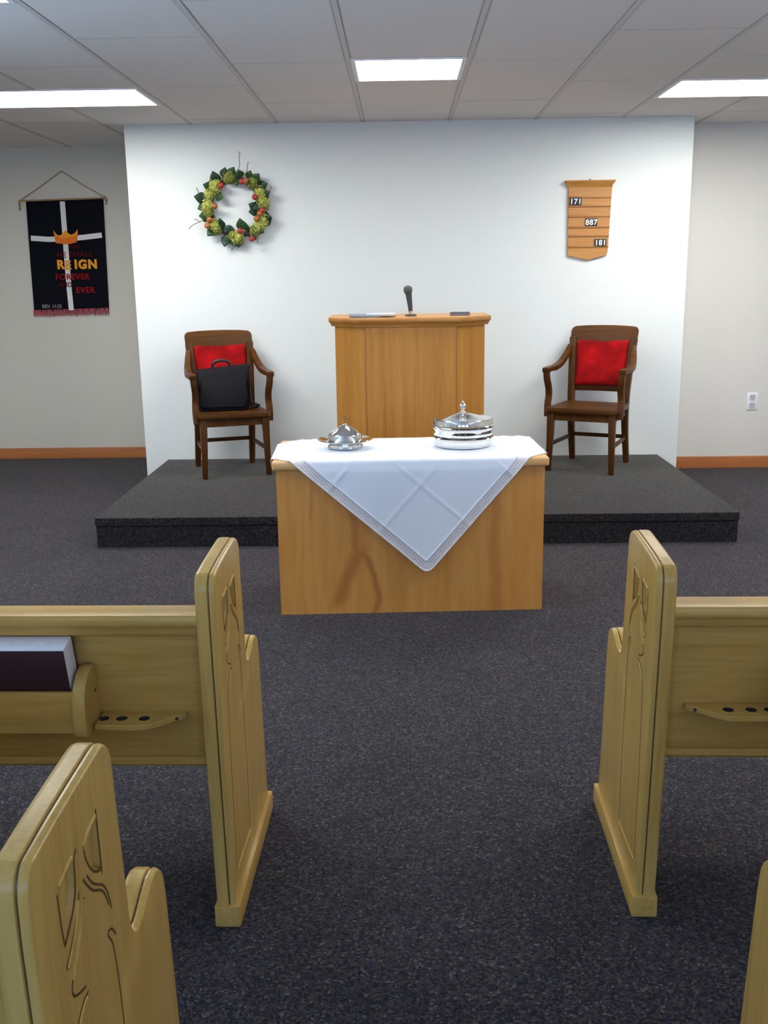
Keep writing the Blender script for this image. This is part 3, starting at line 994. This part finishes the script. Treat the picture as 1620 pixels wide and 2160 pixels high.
# tablecloth: a square laid corner-wise, folding down over the table edges
cl = tag(bpy.data.objects.new('tablecloth', None), 'white square tablecloth with lace border hanging in a point over the maple table', 'tablecloth')
bpy.data.objects.remove(cl)
HS = .592
BAND = .045
NG = 132
cen = Vector((.012, .002))
e1 = Vector((math.cos(math.radians(49)), math.sin(math.radians(49))))
e2 = Vector((-e1.y, e1.x))
def fold(d, R=.007):
    """overhang distance d past an edge -> (out, down)"""
    if d <= 0:
        return 0.0, 0.0
    a = d / R
    if a < PI / 2:
        return R * math.sin(a), R * (1 - math.cos(a))
    return R, R + (d - R * PI / 2)
def crease(v):
    s = 0
    for c0 in (-HS / 2, 0, HS / 2):
        s += math.exp(-((v - c0) / .0045) ** 2)
    return s
def cloth_pt(a, b):
    r = .035
    ax, bx = abs(a) - (HS - r), abs(b) - (HS - r)
    if ax > 0 and bx > 0:
        L = math.hypot(ax, bx)
        q = max(ax, bx)
        ax, bx = ax / L * q, bx / L * q
        a = math.copysign(HS - r + ax, a)
        b = math.copysign(HS - r + bx, b)
    p = cen + e1 * a + e2 * b
    x, y = p.x, p.y
    X, Y, Z = x, y, TZ + .0022
    nx = ny = 0
    lift = .0030 * (crease(a) + crease(b)) + .0018 * math.sin(a * 9 + 1) * math.sin(b * 8)
    fx, fy = .618 + .006, .294 + .006
    if y < -fy:
        o, dn = fold(-y - fy)
        Y = -fy - o
        Z -= dn
        hang = min(1, dn / .05)
        Y -= lift * hang + .006 * hang + .010 * hang * (math.sin(x * 7 + .5) ** 2) * dn / .5
        Z += (1 - hang) * max(0, lift)
    elif y > fy + .004:
        o, dn = fold(y - fy - .004)
        Y = fy + .004 + o + .003 * min(1, dn / .05)
        Z -= dn
    elif abs(x) > fx:
        o, dn = fold(abs(x) - fx)
        X = math.copysign(fx + o - .018 * min(1, max(0, dn - .044) / .03), x)
        Z -= dn
    else:
        Z += max(0, .004 * (crease(a) + crease(b))) * .5
    return (X, Y, Z)
inner = HS - BAND
coords = [-HS, -HS + BAND / 3, -HS + 2 * BAND / 3] + [-inner + 2 * inner * i / NG for i in range(NG + 1)] + [HS - 2 * BAND / 3, HS - BAND / 3, HS]
bmc, bml = bmesh.new(), bmesh.new()
uvl = bml.loops.layers.uv.new('UVMap')
vc, vl = {}, {}
def gv(bm, d, i, j):
    if (i, j) not in d:
        d[(i, j)] = bm.verts.new(cloth_pt(coords[i], coords[j]))
    return d[(i, j)]
nC = len(coords)
for i in range(nC - 1):
    for j in range(nC - 1):
        band = i < 3 or j < 3 or i >= nC - 4 or j >= nC - 4
        bm_, d_ = (bml, vl) if band else (bmc, vc)
        idx = ((i, j), (i + 1, j), (i + 1, j + 1), (i, j + 1))
        fce = bm_.faces.new([gv(bm_, d_, *q) for q in idx])
        if band:
            for lp, (qi, qj) in zip(fce.loops, idx):
                lp[uvl].uv = (coords[qi], coords[qj])
def from_bm(bm_, name, mat, parent=None):
    bmesh.ops.recalc_face_normals(bm_, faces=bm_.faces)
    me = bpy.data.meshes.new(name)
    bm_.to_mesh(me)
    bm_.free()
    me.shade_smooth()
    me.materials.append(mat)
    o = bpy.data.objects.new(name, me)
    COL.objects.link(o)
    if parent:
        o.parent = parent
    return o
cl = from_bm(bmc, 'tablecloth', M_cloth)
tag(cl, 'white square tablecloth with lace border hanging in a point over the maple table', 'tablecloth')
cl.location = TAB
cl.rotation_euler = (0, 0, ta)
s_ = cl.modifiers.new('thickness', 'SOLIDIFY')
s_.thickness = .0014
s_.offset = 0
lc = from_bm(bml, 'lace_border', M_lace, cl)
hm = MB()
ring = []
for (a0, b0), (a1, b1) in (((-inner, -inner), (inner, -inner)), ((inner, -inner), (inner, inner)), ((inner, inner), (-inner, inner)), ((-inner, inner), (-inner, -inner))):
    for k in range(60):
        t_ = k / 60
        ring.append(cloth_pt(a0 + (a1 - a0) * t_, b0 + (b1 - b0) * t_))
ring.append(ring[0])
hm.tube([(x, y - (.0015 if y < -.29 else 0), z + .001) for x, y, z in ring], .0028, n=6)
hm.build('hem', M_cloth, cl)
hm = MB()
ring = []
for (a0, b0), (a1, b1) in (((-HS, -HS), (HS, -HS)), ((HS, -HS), (HS, HS)), ((HS, HS), (-HS, HS)), ((-HS, HS), (-HS, -HS))):
    for k in range(60):
        t_ = k / 60
        ring.append(cloth_pt(a0 + (a1 - a0) * t_, b0 + (b1 - b0) * t_))
ring.append(ring[0])
hm.tube([(x, y - (.001 if y < -.29 else 0), z + .001) for x, y, z in ring], .0022, n=6)
hm.build('picot_edge', M_cloth, lc)

# ------------------------------------------------------------------ silver on the table
CZ = TZ + .0062
def tray(z, label):
    o = MB().lathe([(0, .004), (.085, .004), (.092, .0), (.130, .0), (.136, .004), (.1390, .010), (.1400, .020), (.1395, .030), (.1405, .035), (.1455, .0385), (.1462, .0420), (.1430, .0455),
                    (.1370, .0435), (.1345, .036), (.134, .020), (.125, .014), (0, .014)], n=72).build('communion_tray', M_chrome, smooth=35)
    o.location = (.292, 4.765, z)
    return tag(o, label, 'tray', 'stacked communion trays')
tray(CZ, 'polished silver communion tray at the bottom of the stack on the cloth')
tray(CZ + .0460, 'polished silver communion tray in the middle of the stack, under the cover')
lid = thing('communion_tray_cover', 'polished silver cover with round knob topping the stack of trays', 'cover', (.292, 4.765, CZ + .0922))
MB().lathe([(.138, 0), (.1455, .001), (.1460, .007), (.1420, .010), (.1415, .034), (.1385, .0395), (.126, .0415), (.09, .0465), (.05, .057), (.02, .0645), (0, .067)], n=72).build('dome', M_chrome, lid, smooth=35)
MB().lathe([(.012, .062), (.013, .067), (.007, .072), (.006, .078), (.012, .084), (.0165, .092), (.015, .101), (.008, .107), (.0045, .110), (.006, .114), (.004, .118), (0, .119)], n=32).build('knob', M_chrome, lid, smooth=60)
bp = MB().lathe([(0, 0), (.082, 0), (.086, .004), (.084, .012), (.076, .016), (.078, .020), (.088, .026), (.105, .0305), (.126, .036), (.131, .0395), (.1290, .042), (.104, .035), (.086, .031), (0, .031)], n=72).build('bread_plate', M_chrome, smooth=35)
bp.location = (-.268, 4.735, CZ)
tag(bp, 'polished silver bread plate with a wide rim, left of the tray stack', 'plate')
ld = thing('bread_plate_cover', 'polished silver cover topped by a small cross, on the bread plate', 'cover', (-.268, 4.735, CZ + .0318))
MB().lathe([(.076, 0), (.082, .001), (.083, .006), (.080, .010), (.079, .030), (.076, .036), (.060, .048), (.040, .062), (.020, .073), (.010, .077), (0, .078)], n=72).build('dome', M_chrome, ld, smooth=35)
m = MB()
m.lathe([(.010, .074), (.011, .079), (.006, .083), (0, .084)], n=24)
m.box(-.0035, .0035, -.0035, .0035, .082, .118).box(-.0125, -.0035, -.0035, .0035, .098, .105).box(.0035, .0125, -.0035, .0035, .098, .105)
m.build('cross_finial', M_chrome, ld, smooth=30)

# ------------------------------------------------------------------ pews
OUT = ccw([(.008, .045), (-.018, .40), (-.041, .80)] +
          [(-.041 + .036 * (1 - math.cos(a)) - .005 * a, .845 + .052 * math.sin(a)) for a in [k * PI / 2 / 7 for k in range(1, 8)]] +
          [(.06, .903), (.14, .907), (.215, .910)] +
          [(.232 + .048 * math.sin(a), .862 + .048 * math.cos(a)) for a in [k * PI / 2 / 7 for k in range(0, 8)]] +
          [(.287, .78), (.295, .70), (.301, .64)] +
          [(.302, .615), (.305, .595), (.312, .577), (.322, .564), (.337, .556), (.354, .557), (.372, .563), (.392, .571), (.412, .578), (.432, .582), (.452, .581), (.472, .573), (.487, .559), (.497, .540), (.502, .515), (.506, .49), (.528, .27), (.552, .045)])
TH = .044
def pew_end(sg, x_face, carved, parent):
    """end panel; x_face: local x of its outer face; sg=+1 aisle face towards +x"""
    m = MB()
    lay = [(.007, -TH), (.003, -TH + .002), (0, -TH + .007), (0, -.0175), (.0012, -.0165), (.0070, -.0155), (.0070, -.0130), (.0022, -.0118), (.0016, -.0085), (.0028, -.0055), (.0060, -.0020), (.0095, -.0004), (.0125, 0)]
    m.prism(OUT, lay, lambda a, b, d: (x_face + sg * d, a, b))
    o = m.build('end_panel', M_pew_v, parent, smooth=16)
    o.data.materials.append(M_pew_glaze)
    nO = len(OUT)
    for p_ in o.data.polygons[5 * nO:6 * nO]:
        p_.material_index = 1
    if carved:
        cut = []
        pk = [
            ([(.139, .812), (.150, .823), (.193, .830), (.197, .790), (.199, .745), (.186, .750), (.166, .762), (.150, .782), (.142, .798)], .009, .009),
            ([(.040, .812), (.070, .820), (.102, .824), (.100, .790), (.094, .770), (.074, .752), (.049, .735), (.043, .77)], .009, .009)]
        for poly, dep, bev in pk:
            poly = ccw(poly)
            c_ = MB()
            c_.prism(poly, [(bev, -dep), (0, 0), (-bev * .5, dep * .5)], lambda a, b, d: (x_face + sg * d, a, b))
            cut.append(c_.build('cutter', M_pew_v, parent, smooth=0))
        boolean(o, cut)
        glaze_shade = [[(.139, .812), (.141, .800), (.150, .782), (.166, .762), (.186, .750), (.197, .746)], [(.194, .838), (.197, .790), (.199, .738)],  # flat glaze strips, also painting the shade of the unlit carved edges
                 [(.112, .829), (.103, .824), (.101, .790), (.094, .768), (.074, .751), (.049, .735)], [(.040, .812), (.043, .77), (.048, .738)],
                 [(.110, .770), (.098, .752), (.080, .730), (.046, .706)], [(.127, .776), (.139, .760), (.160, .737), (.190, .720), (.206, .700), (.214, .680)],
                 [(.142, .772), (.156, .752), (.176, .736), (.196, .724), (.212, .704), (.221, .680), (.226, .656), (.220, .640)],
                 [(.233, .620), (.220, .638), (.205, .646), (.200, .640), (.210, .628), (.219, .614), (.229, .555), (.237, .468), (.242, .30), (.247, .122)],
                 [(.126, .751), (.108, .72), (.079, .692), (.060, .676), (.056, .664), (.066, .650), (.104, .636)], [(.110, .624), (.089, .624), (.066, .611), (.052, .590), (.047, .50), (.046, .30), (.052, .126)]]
        bead = [[(.137, .816), (.160, .826), (.190, .829)], [(.046, .818), (.070, .823), (.096, .827)], [(.104, .762), (.094, .742), (.078, .722), (.052, .702)],
                [(.120, .752), (.102, .716), (.076, .688), (.064, .676)], [(.104, .618), (.088, .617), (.070, .604), (.060, .588)],
                [(.058, .121), (.10, .119), (.15, .117), (.20, .116), (.242, .115)], [(.222, .668), (.226, .655), (.223, .640)]]
        for name, mat, group, hw, hh in (('carved_glaze_shade', M_pew_glaze, glaze_shade, .0019, .0004), ('carved_rib', M_pew_v, bead, .0040, .0022)):
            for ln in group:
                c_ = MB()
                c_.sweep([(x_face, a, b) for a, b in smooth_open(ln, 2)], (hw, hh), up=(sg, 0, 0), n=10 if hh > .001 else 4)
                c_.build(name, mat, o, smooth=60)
    return o

def pew(sg, label, loc, rz):
    """local frame: x=0 is the aisle face; the bench runs towards -sg x; +y is the way the sitters look"""
    t = thing('pew', label, 'pew', loc, rz, 'oak pews beside the aisle')
    L = 2.35
    X = lambda a: -sg * a            # distance from the aisle face
    bx = lambda a, b: (min(X(a), X(b)), max(X(a), X(b)))
    pew_end(sg, 0, True, t)
    pew_end(-sg, X(L), False, t)
    for a, b in ((-.012, .050), (L - .050, L + .012)):
        x0, x1 = bx(a, b)
        m = MB()
        m.box(x0, x1, 0, .561, 0, .056)
        m.build('foot', M_pew_y, t, bevel=.004)
    a0, a1 = TH - .001, L - TH + .001
    x0, x1 = bx(a0, a1)
    # back panel, leaning
    m = MB()
    sec = [(.010, .800), (.030, .800), (.075, .410), (.052, .410)]
    m.rings([[(x, y, z) for y, z in sec] for x in (x0, x1)])
    m.build('backrest', M_pew_h, t)
    m = MB()
    sec = [(-.040, 0.796), (-.036, 0.804), (.030, 0.806), (.037, 0.799), (.038, 0.774), (.034, 0.766), (.016, 0.761), (-.002, 0.752), (-.013, 0.749), (-.018, 0.752), (-.021, 0.760), (-.024, 0.770), (-.031, 0.776), (-.039, 0.783)]
    m.rings([[(x, y, z) for y, z in sec] for x in (x0, x1)])
    m.build('top_rail', M_pew_h, t, smooth=50)
    m = MB()
    sec = [(.042, .423), (.046, .426), (.058, .425), (.060, .412), (.078, .410), (.078, .404), (.046, .404), (.041, .408)]
    m.rings([[(x, y, z) for y, z in sec] for x in (x0, x1)])
    m.build('bottom_rail', M_pew_h, t, smooth=50)
    m = MB()
    sec = [(.078, .415), (.078, .385), (.46, .400), (.49, .408), (.494, .422), (.485, .434), (.46, .438), (.25, .418)]
    m.rings([[(x, y, z) for y, z in sec] for x in (x0, x1)])
    m.build('seat', M_pew_h, t, smooth=50)
    # hymnal rack on the rear side
    def yb(z):
        return .010 + (.790 - z) * (.042 / .385)
    rk = MB()
    ra, rb = .318, .760
    xa, xb = bx(ra, rb)
    rk.box(xa, xb, -.066, -.052, .537, .634)
    rk_o = rk.build('hymnal_rack', M_pew_h, t, bevel=.002)
    m = MB()
    m.rings([[(x, y, z) for y, z in ((-.052, .538), (yb(.538), .538), (yb(.550), .550), (-.052, .550))] for x in (xa, xb)])
    m.build('rack_floor', M_pew_h, rk_o)
    for a in (.296, .760):
        xs0, xs1 = bx(a, a + .028)
        br = [(yb(.522), .522), (yb(.665), .662)] + [(.010, .674), (-.012, .674), (-.036, .664), (-.056, .647), (-.068, .625), (-.073, .600), (-.0745, .560), (-.073, .536), (-.067, .526), (-.055, .522)]
        m = MB()
        m.prism(ccw(br), [(.004, xs0), (0, xs0 + .004), (0, xs1 - .004), (.004, xs1)], lambda p_, q_, d: (d, p_, q_))
        bro = m.build('rack_bracket', M_pew_v, rk_o, smooth=40)
        if a < .5:
            sc = MB()
            xx = X(.296)
            sc.tube([(xx - sg * .003, .004, .612), (xx + sg * .0008, .004, .612)], .0045, n=10, up=(0, 0, 1))
            sc.build('screw', M_dk, bro)
    # communion cup shelf with three holes
    zc = .533
    y_ = yb(zc)
    pl = [(X(a), y_ + d) for a, d in ((.288, -.0005), (.288, -.076), (.24, -.080), (.20, -.081), (.178, -.079), (.158, -.069), (.142, -.055), (.128, -.041), (.115, -.030), (.102, -.024), (.094, -.016), (.093, -.0005))]
    m = MB()
    m.prism(ccw(pl), [(.0015, zc), (0, zc + .002), (0, zc + .011), (.0015, zc + .013)], lambda p_, q_, d: (p_, q_, d))
    sh = m.build('cup_shelf', M_pew_h, t)
    cut = []
    for a in (.184, .236, .278):
        c_ = MB()
        c_.lathe([(.0128, -.02), (.0128, .04)], (X(a), y_ - .043, zc), n=24)
        cut.append(c_.build('cutter', M_dk, t, smooth=0))
    boolean(sh, cut)
    sc = MB()
    sc.tube([(X(.114), y_ - .027, zc + .0065), (X(.114) + sg * .002, y_ - .0315, zc + .0065)], .004, n=10, up=(0, 0, 1))
    sc.build('screw', M_dk, sh)
    return t

pL = pew(1, 'oak pew left of the aisle holding the maroon hymnal', (-.4103, 2.1244, 0), -.0167)
pN = copy_tree(pL)
pN.location = (-.4163, 1.0155, 0)
pN.rotation_euler = (0, 0, -.0141)
pN['label'] = 'nearest oak pew left of the aisle, its carved end filling the lower left corner'
pR = pew(-1, 'oak pew right of the aisle with an empty cup shelf on its back', (.558, 2.1601, 0), -.021)
pQ = copy_tree(pR)
pQ.location = (.590, 1.035, 0)
pQ.rotation_euler = (0, 0, -.02)
pQ['label'] = 'nearest oak pew right of the aisle, only its arm showing in the lower right corner'

# hymnal leaning out over the rack front
hy = thing('hymnal', 'thick maroon hymnal with white page edges in the rack of the pew', 'book', (0, 0, 0))
hy.location = (-.742, 2.1635, .5665)
hy.rotation_euler = (math.radians(13), 0, -.0167)
W, HH, D = .225, .188, .066
m = MB()
m.box(-W + .004, -.0015, -D + .003, -.003, .003, HH - .001)
m.build('page_block', M_pages, hy, bevel=.0015)
m = MB()
m.box(-W, 0, -D, -D + .003, 0, HH).box(-W, 0, -.003, 0, 0, HH).box(-W, 0, -D + .003, -.003, 0, .003)
m.build('cover', M_maroon, hy, bevel=.0008)

# ------------------------------------------------------------------ daylight and world
w = bpy.data.worlds.new('world')
SC.world = w
w.use_nodes = True
w.node_tree.nodes['Background'].inputs['Color'].default_value = (.55, .72, 1.0, 1)
w.node_tree.nodes['Background'].inputs['Strength'].default_value = 0.6
def area(name, loc, rot, sx, sy_, power, col):
    l = bpy.data.lights.new(name, 'AREA')
    l.shape = 'RECTANGLE'
    l.size, l.size_y, l.energy, l.color = sx, sy_, power, col
    o = bpy.data.objects.new(name, l)
    COL.objects.link(o)
    o.location, o.rotation_euler = loc, rot
    return o
for i, (a, b) in enumerate(WN):
    area('window_daylight_fill', ((a + b) / 2, YB - .02, 1.5), (PI / 2, 0, 0), b - a - .1, 1.2, 56, (.42, .60, 1.0))
# daylight at the side windows, aimed up to brighten the ceiling; right side added
for y in WSIDE:
    for sx, tilt, pw, col in ((1, -1, 56 if y < 2 else 130, (.45, .71, 1.0)), (-1, 1, 38, (.86, .90, 1.0))):
        l = area('window_daylight_fill', (SX0 + .05 if sx > 0 else SX1 - .05, y, 1.45), (PI / 2 + math.radians(48), 0, tilt * PI / 2), 1.3, 1.2, pw, col)
        l.data.spread = math.radians(110)

SC.view_settings.view_transform = 'Standard'
SC.view_settings.look = 'None'
SC.view_settings.gamma = 1
SC.view_settings.use_curve_mapping = False
SC.view_settings.exposure = 0.0
SC.cycles.use_denoising = True
SC.cycles.max_bounces = 8
SC.cycles.sample_clamp_indirect = 6
